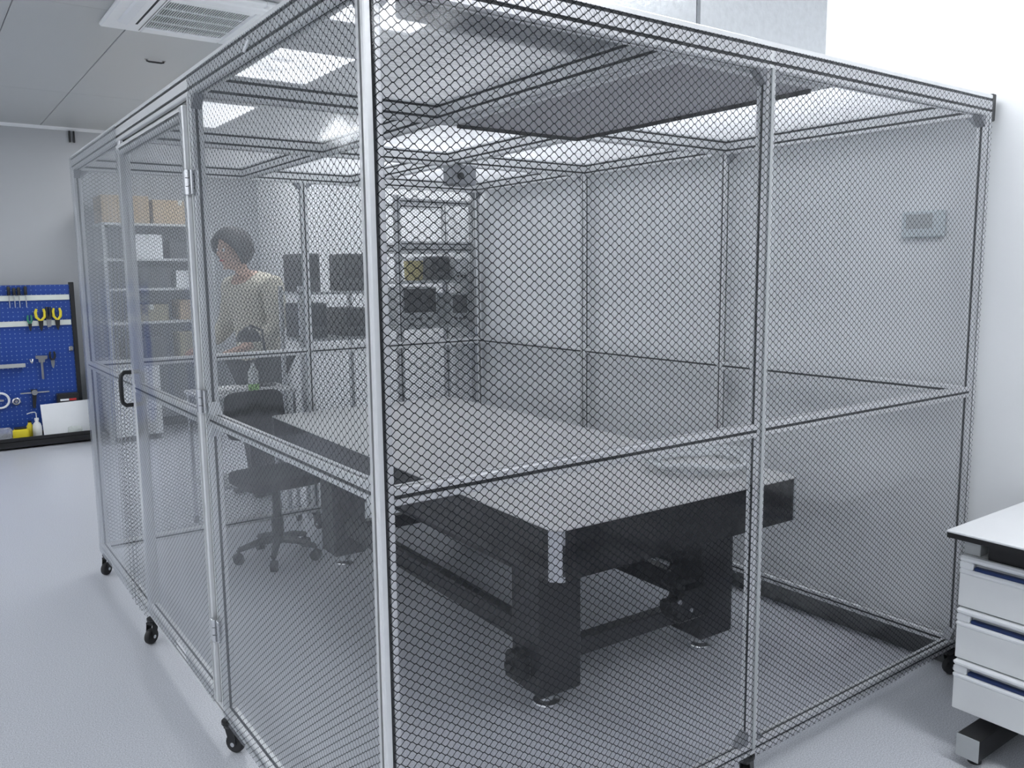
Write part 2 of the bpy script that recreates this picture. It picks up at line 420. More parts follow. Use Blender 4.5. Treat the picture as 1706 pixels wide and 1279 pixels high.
def bary(y0, y1, x, z, name='rail', prof=P40, parent=booth):
    o = MB().prism([(x + a, z + b) for a, b in prof], 1, y0, y1).build(name, 'alu', parent); shade_slots(o, len(prof)); return o
h_ = A / 2
posts = [(h_, h_), (W_ - h_, h_), (h_, L_ - h_), (W_ - h_, L_ - h_), (h_, YH), (h_, YL), (W_ - h_, YH), (W_ - h_, YL), (XM, h_), (XM, L_ - h_)]
for x, y in posts: post(x, y)
zt = ZT - .04
barx(A, W_, h_, zt, 'top_beam', P80v); barx(A, W_ - A, L_ - h_, zt, 'top_beam', P80v)
bary(0, L_, h_, zt, 'top_beam', P80v); bary(A, L_, W_ - h_, zt, 'top_beam', P80v)
zb = ZB + h_
barx(A, W_ - A, h_, zb, 'bottom_rail'); barx(A, W_ - A, L_ - h_, zb, 'bottom_rail')
bary(0, L_, h_, zb, 'bottom_rail'); bary(0, L_, W_ - h_, zb, 'bottom_rail')
for a, b in ((A, XM - h_), (XM + h_, W_ - A)):
    barx(a, b, h_, ZM, 'middle_rail'); barx(a, b, L_ - h_, ZM, 'middle_rail')
for a, b in ((A, YH - h_), (YL + h_, L_ - A)):
    bary(a, b, h_, ZM + .008, 'middle_rail'); bary(a, b, W_ - h_, ZM, 'middle_rail')
bary(YH + h_, YL - h_, W_ - h_, ZM, 'middle_rail')
# roof beams
XA, XB = 0.95, 1.665
for y in (YH, YL):
    barx(A, W_ - A, y, zt, 'roof_beam', P80v)
for x in (XA, XB):
    for a, b in ((A, YH - h_), (YH + h_, YL - h_), (YL + h_, L_ - A)):
        bary(a, b, x, zt, 'roof_beam', P80v)
# roof sheets
xs = [(A, XA - h_), (XA + h_, XB - h_), (XB + h_, W_ - A)]
ys = [(A, YH - h_), (YH + h_, YL - h_), (YL + h_, L_ - A)]
for i, (a, b) in enumerate(xs):
    for j, (c, d) in enumerate(ys):
        if i == 1 and j == 0: continue
        MB().box(a - .004, b + .004, c - .004, d + .004, ZT - .009, ZT - .003).build('roof_sheet', 'roof', booth)
# end caps, top cover strips
MB().cbox(W_ - .004, W_ + .022, -.002, A + .002, ZT - .098, ZT + .004, .003).build('end_cap', 'black_plastic', booth, label='black plastic beam end cap')
MB().cbox(0, A, L_ - .003, L_ + .008, ZT - .08, ZT, .003).build('end_cap', 'alu_dark', booth)
# corner brackets (gussets)
def gusset(c, dx, dy, dz, mt='alu_dark', s=.042, wd=.016):
    """triangular bracket in the plane of (dx|dy, dz)"""
    x, y, z = c; m = MB()
    if dx: m.prism([(x, z), (x + dx * s, z), (x, z + dz * s)], 1, y - wd, y + wd)
    else: m.prism([(y, z), (y + dy * s, z), (y, z + dz * s)], 0, x - wd, x + wd)
    return m.build('corner_bracket', mt, booth)
for y in (h_,):
    for x, d in ((A, 1), (XM - h_, -1), (XM + h_, 1), (W_ - A, -1)):
        gusset((x, y, ZT - .08), d, 0, -1); gusset((x, y, ZB + A), d, 0, 1)
for x, d in ((A, 1), (XM - h_, -1), (XM + h_, 1), (W_ - A, -1)): gusset((x, L_ - h_, ZT - .08), d, 0, -1)
for y, d in ((A, 1), (YH - h_, -1), (YL + h_, 1), (L_ - A, -1)):
    gusset((h_, y, ZT - .08), 0, d, -1); gusset((W_ - h_, y, ZT - .08), 0, d, -1)
for dz in (1, -1):
    gusset((h_, YH - h_, ZM + .008 + dz * h_), 0, -1, dz, 'white', .04, .019)
    gusset((h_, A, ZM + .008 + dz * h_), 0, 1, dz, 'alu', .03)
# film
def film(name, mt, u0, u1, z0, z1, fn, parent=booth, nu=24, nv=40, u_off=0.0):
    vs, fs, uvs = [], [], []
    base = BASE[booth]
    for j in range(nv + 1):
        for i in range(nu + 1):
            u = u0 + (u1 - u0) * i / nu; z = z0 + (z1 - z0) * j / nv
            vs.append(tuple(Vector(fn(u, z)) * K)); uvs.append((u + u_off, z))
    for j in range(nv):
        for i in range(nu):
            a = j * (nu + 1) + i; fs.append((a, a + 1, a + nu + 2, a + nu + 1))
    me = bpy.data.meshes.new(name); me.from_pydata(vs, [], fs); me.update()
    ul = me.uv_layers.new(name='UVMap')
    for lp in me.loops: ul.data[lp.index].uv = uvs[lp.vertex_index]
    for p in me.polygons: p.use_smooth = True
    me.materials.append(M[mt]); o = bpy.data.objects.new(name, me); COL.objects.link(o); o.parent = parent
    return o
def wav(u, z, a=.0012): return a * (math.sin(u * 9 + z * 1.7) + math.sin(u * 4.3 - z * 2.9 + 1) + .6 * math.sin(u * 21 + z * .8))
TF, BF = ZT - .016, ZB - .004
film('film_panel', 'film', .0165, XM - .009, BF, TF, lambda u, z: (u, -.0045 - wav(u, z), z))
film('film_panel', 'film', XM + .004, W_ - .004, BF, TF, lambda u, z: (u, -.0045 - wav(u + 3, z), z))
film('film_panel', 'film_left', .030, YH - .006, BF, TF, lambda u, z: (-.0045 - wav(u + 1, z), u, z))
def wr(u, z):
    k = max(0, min(1, (2.15 - z) / 1.3))
    c = YL + .04 + .10 * k
    return -.006 - .0065 * k * (1 + math.sin((u - c) * 75 + z * 3)) * math.exp(-((u - c - .1) / .22) ** 2) - .0016 * (1 + math.sin(u * 13 + z * 5 * k))
film('film_panel', 'film_far', YL + .006, L_ - .004, BF, TF, lambda u, z: (wr(u, z), u, z), nu=90, nv=60)
film('film_panel', 'film_far', .004, XM - .004, BF, TF, lambda u, z: (u, L_ + .0045 + wav(u, z), z))
film('film_panel', 'film_far', XM + .004, W_ - .004, BF, TF, lambda u, z: (u, L_ + .0045 + wav(u, z), z))
# film seam strips on the front of the middle post and the clip on the left beam
MB().box(XM - .0085, XM + .003, -.0075, -.001, BF + .03, TF - .06).build('film_seam', 'grey', booth)
MB().tube([(-.009, .655, 2.312), (-.011, .668, 2.300), (-.010, .690, 2.292), (-.008, .70, 2.291)], .0045).build('white_clip', 'white', booth, True, label='white plastic film clip')
# door (second bay of the long side)
door = MB().prism([(.006 + a, YH + .048 + b) for a, b in P40], 2, ZB + .050, ZT - .105).build('door', 'alu', booth)
DY0, DY1 = YH + .048, YL - .036
MB().prism([(.006 + a, DY1 + b) for a, b in P40], 2, ZB + .050, ZT - .105).build('stile', 'alu', door)
bary(DY0 + h_, DY1 - h_, .006, ZT - .125, 'door_rail', parent=door)
bary(DY0 + h_, DY1 - h_, .006, ZB + .070, 'door_rail', parent=door)
bary(DY0 + h_, DY1 - h_, .006, ZM + .008, 'door_rail', parent=door)
film('door_film', 'film_door', DY0 - .012, DY1 + .014, ZB + .046, ZT - .125, lambda u, z: (-.0175 - wav(u + 5, z, .002), u, z), door)
hd = MB()
hx = -.016
hd.tube([(hx, 2.366, 1.275), (hx - .028, 2.366, 1.275), (hx - .042, 2.366, 1.262), (hx - .045, 2.366, 1.24), (hx - .045, 2.366, 1.163), (hx - .042, 2.366, 1.141), (hx - .028, 2.366, 1.128), (hx, 2.366, 1.128)], .0095, 10)
hd.build('handle', 'black_plastic', door, True, label='black D-shaped pull handle')
for z in (2.00, 1.27, .45):
    hg = MB().cbox(-.012, -.003, YH - .026, YH - .004, z - .04, z + .04, .002).cbox(-.022, -.016, YH + .012, YH + .034, z - .04, z + .04, .002)
    for k in range(3): hg.cyl((-.016, YH + .004, z - .040 + k * .0275), (-.016, YH + .004, z - .015 + k * .0275), .0075, n=10)
    hg.build('hinge', 'chrome', door)
# casters
def caster(x, y, a):
    def T(pts): return rotz(pts, (x, y), a)
    c = MB(); c.lathe((x, y, 0), [(.0, ZB - .002), (.030, ZB - .002), (.030, ZB - .012), (.024, ZB - .022), (.018, ZB - .030)], 14)
    c.add(T([(-.026, -.016, .100), (.012, -.016, .100), (-.008, -.016, .030), (-.034, -.016, .036), (-.026, -.019, .100), (.012, -.019, .100), (-.008, -.019, .030), (-.034, -.019, .036)]), [(0, 1, 2, 3), (7, 6, 5, 4), (0, 4, 5, 1), (1, 5, 6, 2), (2, 6, 7, 3), (3, 7, 4, 0)])
    c.add(T([(-.026, .016, .100), (.012, .016, .100), (-.008, .016, .030), (-.034, .016, .036), (-.026, .019, .100), (.012, .019, .100), (-.008, .019, .030), (-.034, .019, .036)]), [(3, 2, 1, 0), (4, 5, 6, 7), (0, 1, 5, 4), (1, 2, 6, 5), (2, 3, 7, 6), (3, 0, 4, 7)])
    c.add(T([(-.028, -.019, .092), (.014, -.019, .092), (.014, .019, .092), (-.028, .019, .092), (-.028, -.019, .102), (.014, -.019, .102), (.014, .019, .102), (-.028, .019, .102)]), [(3, 2, 1, 0), (4, 5, 6, 7), (0, 1, 5, 4), (1, 2, 6, 5), (2, 3, 7, 6), (3, 0, 4, 7)])
    o = c.build('caster', 'black_plastic', booth)
    p = T([(-.020, -.013, .0365), (-.020, .013, .0365), (-.020, -.021, .0365), (-.020, .021, .0365)])
    MB().lathe(Vector(p[0]), [(.012, 0), (.031, 0), (.0355, .004), (.0365, .009), (.0365, .017), (.0355, .022), (.031, .026), (.012, .026)], 20, axis=Vector(p[1]) - Vector(p[0])).build('wheel', 'black_rubber', o, True)
    MB().cyl(p[2], p[3], .0085, n=10).build('axle', 'chrome', o)
caster(h_, .06, 2.4)
caster(.012, 1.262, math.radians(125)); caster(.010, 2.390, math.radians(35)); caster(.02, L_ - .10, math.radians(40))
caster(XM - .01, .02, math.radians(200)); caster(W_ - .055, .02, math.radians(150)); caster(W_ - .03, YH, 1.2); caster(W_ - .04, L_ - .05, .4); caster(XM, L_ - .02, 2.0)

# fan filter unit and plenum box standing on the roof
t = thing('fan_filter_unit', 'galvanised steel fan filter unit with a dark grey filter face set in the booth roof', 'filter unit', (1.36, .66, ZT))
MB().cbox(1.105, 1.722, .095, 1.24, ZT + .001, ZT + .27, .006).build('housing', 'galv', t)
ff = MB().box(XA + .052, XB - .052, .075, YH - .055, ZT - .085, ZT - .070).build('filter_face', 'filter', t)
fr = MB()
fr.cbox(XA + .022, XA + .05, .045, YH - .025, ZT - .088, ZT - .06, .003).cbox(XB - .05, XB - .022, .045, YH - .025, ZT - .088, ZT - .06, .003)
fr.cbox(XA + .05, XB - .05, .045, .073, ZT - .088, ZT - .06, .003).cbox(XA + .05, XB - .05, YH - .053, YH - .025, ZT - .088, ZT - .06, .003)
fr.build('filter_frame', 'alu', t)
MB().box(XA + .051, XB - .051, YH - .0535, YH - .0525, ZT - .100, ZT - .075).box(XB - .052, XB - .050, .075, YH - .053, ZT - .100, ZT - .075).build('gasket', 'black_rubber', t)
MB().box(XA + .03, XB - .03, .055, YH - .035, ZT - .058, ZT).build('neck', 'galv', t)
t = thing('plenum_box', 'galvanised sheet plenum box with a row of screws along its foot, on the roof', 'duct box', (.70, .26, ZT))
MB().cbox(.30, 1.1035, .10, .42, ZT + .001, ZT + .26, .005).build('box', 'galv', t)
MB().box(.29, 1.102, .088, .0995, ZT + .001, ZT + .030).build('flange', 'galv', t)
for k in range(15):
    MB().lathe((.33 + k * .053, .088, ZT + .016), [(.008, 0), (.008, .002), (.004, .005)], 8, axis=(0, -1, 0)).build('screw', 'chrome', t)

t = thing('speed_controller', 'small dark controller box hanging beneath the booth roof beams', 'control box', (1.69, 2.33, 2.275))
MB().cbox(1.615, 1.765, 2.25, 2.355, 2.165, 2.272, .006).build('case', 'alu_dark', t); MB().cyl((1.66, 2.25, 2.21), (1.66, 2.238, 2.21), .018, n=14).build('knob', 'black_plastic', t)

# ------------------------------------------------------------------ optical table
tb = thing('optical_table', 'long optical table with grey metal top, black sides and bright corner trims, inside the booth', 'optical table', (.90, .503, 0), math.radians(-1.5))
def lb(m, name, mt, par=None, sm=False, **k): return m.build(name, mt, par or tb, sm, w=False, **k)
TW, TL, TZ, TT = 1.295, 2.92, .83, .185
ch = .028
top = [(ch, 0), (TW - ch, 0), (TW, ch), (TW, TL - ch), (TW - ch, TL), (ch, TL), (0, TL - ch), (0, ch)]
lb(MB().prism([(x * 1.0, y) for x, y in top], 2, TZ - .005, TZ), 'tabletop', 'table_top')
lb(MB().prism([(min(max(x, .003), TW - .003), min(max(y, .003), TL - .003)) for x, y in top], 2, TZ - TT, TZ - .005), 'slab', 'table_side')
for sx, sy in ((0, 0), (1, 0), (0, 1), (1, 1)):
    fx = (lambda x: TW - x) if sx else (lambda x: x); fy = (lambda y: TL - y) if sy else (lambda y: y)
    e = .0015
    o = lb(MB().prism([(fx(-e), fy(.040)), (fx(-e), fy(ch)), (fx(ch), fy(-e)), (fx(.040), fy(-e)), (fx(.040), fy(.004)), (fx(.004), fy(.040))], 2, TZ - TT, TZ - .006), 'corner_trim', 'chrome', label='bright metal corner trim')
    if (sx, sy) == (0, 0):
        lb(MB().prism([(ch + .0, -.002), (.030, -.0035), (.0385, -.0035), (.0385, -.002)], 2, TZ - TT + .02, TZ - .055), 'slot_cover', 'black_plastic', o)
legs = [(.222, .355), (1.105, .365), (.222, 2.355), (1.105, 2.355)]
for i, (x, y) in enumerate(legs):
    lg = lb(MB().cbox(x - .10, x + .10, y - .10, y + .10, .075, TZ - TT - .022, .010), 'leg', 'table_leg')
    lb(MB().lathe((x, y, 0), [(.055, 0), (.058, .006), (.055, .012), (.030, .018), (.024, .075)], 20), 'foot', 'chrome', lg, True)
    lb(MB().cbox(x - .075, x + .075, y - .075, y + .075, TZ - TT - .022, TZ - TT, .004), 'isolator', 'black_rubber', lg)
for y in (.355, 2.355):
    lb(MB().cbox(.322, 1.005, y - .03, y + .03, .16, .235, .005), 'tie_beam', 'table_leg'); lb(MB().cbox(.322, 1.005, y - .025, y + .025, .53, .58, .005), 'tie_beam', 'table_leg')
for x in (.222, 1.105):
    lb(MB().cbox(x - .03, x + .03, .455, 2.255, .20, .30, .005), 'tie_beam', 'table_leg'); lb(MB().cbox(x - .03, x + .03, .455, 2.255, .50, .575, .005), 'tie_beam', 'table_leg')
# levelling valve on the inner side of the right front leg, and air lines
v = lb(MB().cbox(.80, .985, .20, .275, .225, .36, .012).cyl((.76, .24, .30), (.80, .24, .30), .038, n=16).cyl((.84, .24, .36), (.84, .24, .41), .02, n=12).cbox(.985, 1.01, .21, .27, .25, .33, .004), 'air_valve', 'black_plastic', sm=False)
lb(MB().cyl((.79, .20, .33), (.79, .188, .33), .012, n=10).cyl((.86, .20, .28), (.86, .19, .28), .010, n=10), 'fitting', 'chrome', v)
v2 = lb(MB().cbox(.05, .118, .31, .40, .14, .25, .01).cyl((.035, .355, .20), (.05, .355, .20), .022, n=12), 'air_valve', 'black_plastic')
lb(MB().tube([(.76 + .03 * math.sin(k * .6), .24, .33 + k * .012) for k in range(18)], .006), 'air_line', 'black_rubber', sm=True)
# clear hose coiled on the table top
pts = []
for k in range(110):
    a = k * .22; r = .17 + .018 * math.sin(k * .9) + .0006 * k
    pts.append((2.02 + r * 1.15 * math.cos(a), .86 + r * math.sin(a), TZ + .012 + .00035 * k + .004 * math.sin(k * 1.3)))
tag(MB().tube(pts, .010, 8).build('clear_hose', 'hose', None, True), 'loose coil of clear plastic hose lying on the optical table', 'hose')

# ------------------------------------------------------------------ task chair tucked under the far end of the table
c = thing('task_chair', 'black task chair pushed in at the far end of the optical table', 'chair', (.90, 3.17, 0), math.radians(4))
def lc(m, n, mt, par=None, sm=False): return m.build(n, mt, par or c, sm, w=False)
seat = []
def cushion(cx, cy, cz, hx, hy, hz, tilt=0, n=10, m=14):
    mb = MB(); vs = []; fs = []
    e = .35
    for i in range(n + 1):
        ph = -math.pi / 2 + math.pi * i / n
        for j in range(m * 2):
            th = math.pi * j / m
            sg = lambda q: math.copysign(abs(q) ** e, q)
            x = hx * sg(math.cos(ph)) * sg(math.cos(th)); y = hy * sg(math.cos(ph)) * sg(math.sin(th)); z = hz * sg(math.sin(ph))
            y, z = y * math.cos(tilt) - z * math.sin(tilt), y * math.sin(tilt) + z * math.cos(tilt)
            vs.append((cx + x, cy + y, cz + z))
    q = m * 2
    for i in range(n):
        for j in range(q): fs.append((i * q + j, i * q + (j + 1) % q, (i + 1) * q + (j + 1) % q, (i + 1) * q + j))
    return mb.add(vs, fs)
lc(cushion(0, 0, .50, .23, .22, .040), 'seat', 'fabric', sm=True)
lc(cushion(0.02, .30, .84, .19, .024, .15, -.12), 'backrest', 'fabric', sm=True)
lc(MB().tube([(0, .10, .455), (0, .27, .46), (0, .325, .52), (0, .335, .70), (.0, .325, .82)], .016), 'back_support', 'black_plastic', sm=True)
col = lc(MB().cyl((0, 0, .11), (0, 0, .46), .026, n=14).cyl((0, 0, .10), (0, 0, .26), .036, n=14), 'gas_column', 'black_plastic')
for k in range(5):
    a = k * 2 * math.pi / 5 + .4; ca, sa = math.cos(a), math.sin(a)
    lc(MB().tube([(0, 0, .125), (.12 * ca, .12 * sa, .115), (.235 * ca, .235 * sa, .085)], [.026, .022, .016]), 'base_arm', 'black_plastic', sm=True)
    lc(MB().cyl((.235 * ca - .02 * sa, .235 * sa + .02 * ca, .032), (.235 * ca + .02 * sa, .235 * sa - .02 * ca, .032), .032, n=16).cyl((.235 * ca, .235 * sa, .05), (.235 * ca, .235 * sa, .085), .01, n=8), 'castor', 'black_rubber')

# ------------------------------------------------------------------ lab bench and drawers on the right
bx, by = 2.039, -.229
t = thing('lab_bench', 'white-topped lab bench with black edge against the right wall, in front of the booth', 'bench', (2.37, -1.2, 0))
MB().cbox(bx, X1 - .003, -2.3, by, .792, .800, .002).build('worktop', 'white_lam', t)
MB().box(bx + .0015, X1 - .004, -2.298, by - .0015, .774, .7915).build('core', 'black_core', t, label='black worktop edge')
MB().cbox(bx + .055, bx + .095, -2.2, by - .115, .70, .7735, .003).build('front_beam', 'black_core', t)
MB().cbox(X1 - .12, X1 - .08, -2.2, by - .06, .70, .7735, .003).build('rear_beam', 'black_core', t)
for y in (-.36, -2.15):
    MB().cbox(bx + .096, X1 - .125, y - .035, y + .035, .715, .7735, .004).build('top_arm', 'grey', t)
    MB().cbox(X1 - .16, X1 - .08, y - .035, y + .035, .10, .715, .004).build('upright', 'grey', t)
    fo = MB().cbox(bx - .037, X1 - .05, y - .038, y + .038, .032, .112, .004).build('foot_beam', 'black_core', t)
    MB().cbox(bx - .0395, bx - .037, y - .038, y + .038, .032, .112, .002).build('foot_cap', 'grey', fo)
    MB().cyl((bx + .02, y, 0), (bx + .02, y, .032), .022, n=14).build('levelling_foot', 'black_rubber', fo)
    MB().cyl((X1 - .12, y, 0), (X1 - .12, y, .032), .022, n=14).build('levelling_foot', 'black_rubber', fo)
t = thing('drawer_cabinet', 'pale grey three-drawer cabinet with blue-striped grip rails hung under the lab bench', 'cabinet', (2.35, -.5, .15))
cy1, cy0 = -.262, -.78
MB().cbox(2.098, X1 - .17, cy0, cy1 - .0, .15, .712, .003).build('body', 'drawer', t)
MB().cbox(2.10, 2.16, cy1 - .055, cy1 - .002, .7125, .7735, .002).build('hanger', 'grey', t)
for k in range(3):
    zt_ = .716 - k * .1885; zb_ = zt_ - .186
    d = MB().cbox(2.080, 2.097, cy0, cy1, zb_, zt_ - .0685, .002).build('drawer', 'drawer', t)
    MB().box(2.094, 2.097, cy0, cy1 - .002, zt_ - .066, zt_ - .002).build('grip_back', 'grey', d)
    MB().cbox(2.066, 2.094, cy0, cy1, zt_ - .022, zt_ - .002, .007).build('upper_rail', 'white', d)
    MB().cbox(2.066, 2.094, cy0, cy1, zt_ - .068, zt_ - .048, .007).build('lower_rail', 'white', d)
    MB().cbox(2.072, 2.0935, cy0, cy1 - .050, zt_ - .0478, zt_ - .036, .002).build('stripe', 'blue', d)
    MB().cbox(2.068, 2.0935, cy1 - .048, cy1 - .002, zt_ - .0478, zt_ - .0222, .004).build('end_block', 'white', d)

# ------------------------------------------------------------------ wall panel on the right wall
t = thing('wall_controller', 'small pale control panel on the right wall, seen through the grid film', 'wall panel', (X1, .27, 1.82))
MB().cbox(X1 - .022, X1 - .001, .178, .362, 1.822, 1.934, .006).build('housing', 'control', t); MB().box(X1 - .0235, X1 - .0215, .225, .34, 1.86, 1.92).build('display', 'grey', t)

# ------------------------------------------------------------------ ceiling air conditioner and fittings
t = thing('cassette_air_conditioner', 'white square ceiling cassette air conditioner with slatted centre grille', 'air conditioner', (.78, 3.73, H))
ax0, ax1, ay0, ay1 = .304, 1.254, 3.255, 4.205
pn = MB()
gx0, gx1, gy0, gy1 = .545, 1.013, 3.50, 4.10
pn = MB().cbox(ax0, gx0, ay0, ay1, H - .032, H - .001, .010).cbox(gx1, ax1, ay0, ay1, H - .032, H - .001, .010).cbox(gx0 - .01, gx1 + .01, ay0, gy0, H - .032, H - .001, .010).cbox(gx0 - .01, gx1 + .01, gy1, ay1, H - .032, H - .001, .010)
pn.build('panel', 'white', t)
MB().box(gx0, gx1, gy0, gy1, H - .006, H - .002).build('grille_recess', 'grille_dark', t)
g = MB()
n = 34
for k in range(n):
    x = gx0 + .006 + (gx1 - gx0 - .012) * k / (n - 1); g.box(x - .0020, x + .0020, gy0, gy1, H - .026, H - .020)
for k in range(1, 4):
    y = gy0 + (gy1 - gy0) * k / 4; g.box(gx0, gx1, y - .002, y + .002, H - .028, H - .018)
o = g.build('grille', 'white', t); o['kind'] = 'stuff'
def louvre(horizontal, c, a0, a1):
    m = MB(); q = MB()
    pts = [(-.055, .0), (-.04, -.012), (0, -.020), (.04, -.012), (.055, 0)]
    if horizontal:
        m.prism([(c + p, H - .030 + r) for p, r in pts], 0, a0, a1); q.box(a0 - .012, a1 + .012, c + .050, c + .066, H - .0335, H - .031)
    else:
        m.prism([(c + p, H - .030 + r) for p, r in pts], 1, a0, a1); q.box(c + .050, c + .064, a0 - .012, a1 + .012, H - .0335, H - .031)
    o = m.build('louvre', 'white', t); q.build('air_slot', 'grille_dark', o)
louvre(False, .425, 3.44, 4.02); louvre(False, 1.12, 3.44, 4.02); louvre(True, 3.37, .50, 1.06)
MB().box(.522, .5245, 3.30, 4.16, H - .0335, H - .0315).build('panel_joint', 'grille_dark', t)
MB().box(.535, .541, 3.905, 3.945, H - .0335, H - .0315).build('badge', 'grey', t)
t = thing('ceiling_hook', 'small dark bracket fixed to the ceiling beyond the air conditioner', 'bracket', (.815, 5.0, H))
MB().tube([(.755, 5.0, H - .001), (.758, 5.0, H - .014), (.775, 5.0, H - .018), (.855, 5.0, H - .018), (.872, 5.0, H - .014), (.875, 5.0, H - .001)], .007, 8).build('bar', 'black_plastic', t)
MB().cyl((.755, 5, H - .006), (.755, 5, H - .001), .014, n=10).cyl((.875, 5, H - .006), (.875, 5, H - .001), .014, n=10).build('foot_plate', 'chrome', t)
t = thing('wall_conduit', 'pair of short dark conduits high on the back wall under the ceiling', 'conduit', (.75, Y1, 3.10))
for x in (.745, .785): MB().cbox(x - .008, x + .008, Y1 - .03, Y1 - .004, 3.10, H - .032, .003).build('pipe', 'black_plastic', t)

# ------------------------------------------------------------------ tool board standing at the back wall
BY = 8.20
tbd = thing('tool_board', 'blue perforated tool board with black posts and pale slotted rails at the back wall', 'tool board', (-.1, BY, 0))
MB().box(-1.30, .598, BY, BY + .012, .125, 1.625).build('pegboard', 'peg', tbd)
MB().cbox(.598, .640, BY - .02, BY + .05, .0, 1.650, .004).build('post', 'black_plastic', tbd); MB().cbox(-1.345, -1.303, BY - .02, BY + .05, .0, 1.650, .004).build('post', 'black_plastic', tbd)
MB().cbox(-1.345, .72, BY - .30, BY + .05, .020, .085, .006).build('base_tray', 'black_core', tbd)
MB().cbox(-1.345, .72, BY - .302, BY - .290, .085, .120, .003).build('tray_lip', 'black_core', tbd)
for z in (1.500, 1.240):
    r_ = MB().cbox(-1.29, .590, BY - .022, BY - .0005, z - .032, z + .022, .003).build('slotted_rail', 'rail_white', tbd)
    s_ = MB()
    for k in range(47): s_.box(-1.27 + k * .0395, -1.252 + k * .0395, BY - .018, BY - .006, z + .0205, z + .0235)
    o = s_.build('slots', 'grille_dark', r_); o['kind'] = 'stuff'
MB().cbox(-.22, .135, BY - .09, BY - .0005, .800, .808, .002).cbox(-.22, .135, BY - .09, BY - .084, .808, .84, .002).build('parts_shelf', 'grey', tbd)
MB().cbox(.548, .585, BY - .04, BY - .0005, .935, .985, .006).cyl((.566, BY - .04, .96), (.566, BY - .055, .96), .016, n=10).build('latch', 'chrome', tbd)
def tool(name, label, cat, x, z, group=None): return thing(name, label, cat, (x, BY - .02, z), group=group)
# top rail: four dark-handled drivers
for i, (x, ln) in enumerate(((.049, .09), (.096, .075), (.137, .08), (.196, .09))):
    t = tool('screwdriver', 'black-handled screwdriver in the top rail, %s from the left edge of the photo' % ('first', 'second', 'third', 'fourth')[i], 'screwdriver', x, 1.43, 'screwdrivers in the top rail')
    MB().lathe((x, BY - .034, 1.525), [(.010, 0), (.016, .01), (.014, ln * .5), (.017, ln * .8), (.010, ln)], 10).build('handle', 'black_plastic', t, True)
    MB().cyl((x, BY - .034, 1.40), (x, BY - .034, 1.53), .0045, n=8).build('shaft', 'steel', t)
def pliers(name, label, x, z, mt, s=1.0, spread=.03, jaw='black_plastic', group=None, cat='pliers'):
    t = tool(name, label, cat, x, z - .12 * s, group)
    for d in (-1, 1):
        MB().tube([(x + d * .004, BY - .034, z), (x + d * spread * s, BY - .034, z + .035 * s), (x + d * spread * 1.1 * s, BY - .034, z + .08 * s), (x + d * spread * .8 * s, BY - .034, z + .115 * s)], [.010 * s, .013 * s, .013 * s, .010 * s], 8).build('handle', mt, t, True)
    MB().prism([(x - .022 * s, z), (x + .022 * s, z), (x + .018 * s, z - .05 * s), (x + .004, z - .10 * s), (x - .004, z - .10 * s), (x - .018 * s, z - .05 * s)], 1, BY - .042, BY - .026).build('jaw', jaw, t)
    return t
pliers('wire_cutter', 'green-handled cutters hanging in the second rail, left of the yellow pliers', .212, 1.235, 'green', .75, .022)
pliers('side_cutter', 'yellow-handled splayed pliers, left one of the yellow pair on the rail', .310, 1.262, 'yellow', 1.05, .036)
pliers('nose_pliers', 'yellow-handled pliers nearest the black post of the tool board', .462, 1.265, 'yellow', 1.05, .030)
t = tool('crimping_tool', 'black crimping tool standing between the two yellow pliers', 'crimper', .384, 1.20)
MB().tube([(.378, BY - .034, 1.27), (.366, BY - .034, 1.33), (.372, BY - .034, 1.40)], [.013, .015, .012]).build('handle', 'black_plastic', t, True); MB().tube([(.392, BY - .034, 1.27), (.405, BY - .034, 1.33), (.398, BY - .034, 1.395)], [.013, .015, .012]).build('handle', 'black_plastic', t, True)
MB().prism([(.362, 1.28), (.408, 1.28), (.402, 1.20), (.368, 1.19)], 1, BY - .044, BY - .024).build('jaw', 'steel', t)
for i, (x, mt, l) in enumerate(((-.12, 'wood', .20), (.0, 'wood', .18))):
    t = thing('file', 'wooden-handled file lying on the small shelf of the tool board, %s' % ('left one', 'right one')[i], 'file', (x, BY - .05, .808), group='files on the small shelf')
    MB().lathe((x, BY - .045 - .02 * i, .820), [(.006, 0), (.012, .02), (.010, .07), (.007, .09)], 10, axis=(1, 0, .02)).build('handle', mt, t, True)
    MB().box(x - .08, x + .005, BY - .052 - .02 * i, BY - .038 - .02 * i, .815, .823).build('blade', 'steel', t)
t = tool('cable_hook', 'small pale hook on the board beside the adjustable wrench', 'hook', .197, .82)
MB().tube([(.185, BY - .002, .87), (.185, BY - .03, .87), (.19, BY - .04, .845), (.197, BY - .042, .83), (.205, BY - .04, .845), (.209, BY - .03, .87), (.209, BY - .002, .87)], .006).build('wire', 'chrome', t)
t = tool('pipe_wrench', 'steel wrench with a wide jaw hanging below the rails', 'wrench', .288, .66)
MB().cbox(.278, .300, BY - .036, BY - .024, .66, .86, .004).build('handle', 'steel', t)
MB().prism([(.235, .905), (.345, .900), (.340, .870), (.318, .862), (.315, .835), (.262, .835), (.26, .87), (.236, .875)], 1, BY - .04, BY - .02).build('jaw', 'steel', t); MB().cyl((.288, BY - .045, .84), (.288, BY - .018, .84), .014, n=12).build('worm', 'chrome', t)
pliers('locking_pliers', 'dark-handled pliers with bright jaws, right of the steel wrench', .389, .848, 'black_plastic', .8, .026, 'steel')
def ring(cx, cz, R, r, mt, par, nm): 
    return MB().tube([(cx + R * math.cos(a), BY - .03, cz + R * math.sin(a)) for a in [2 * math.pi * k / 24 for k in range(24)]], r, 8, True).build(nm, mt, par, True)
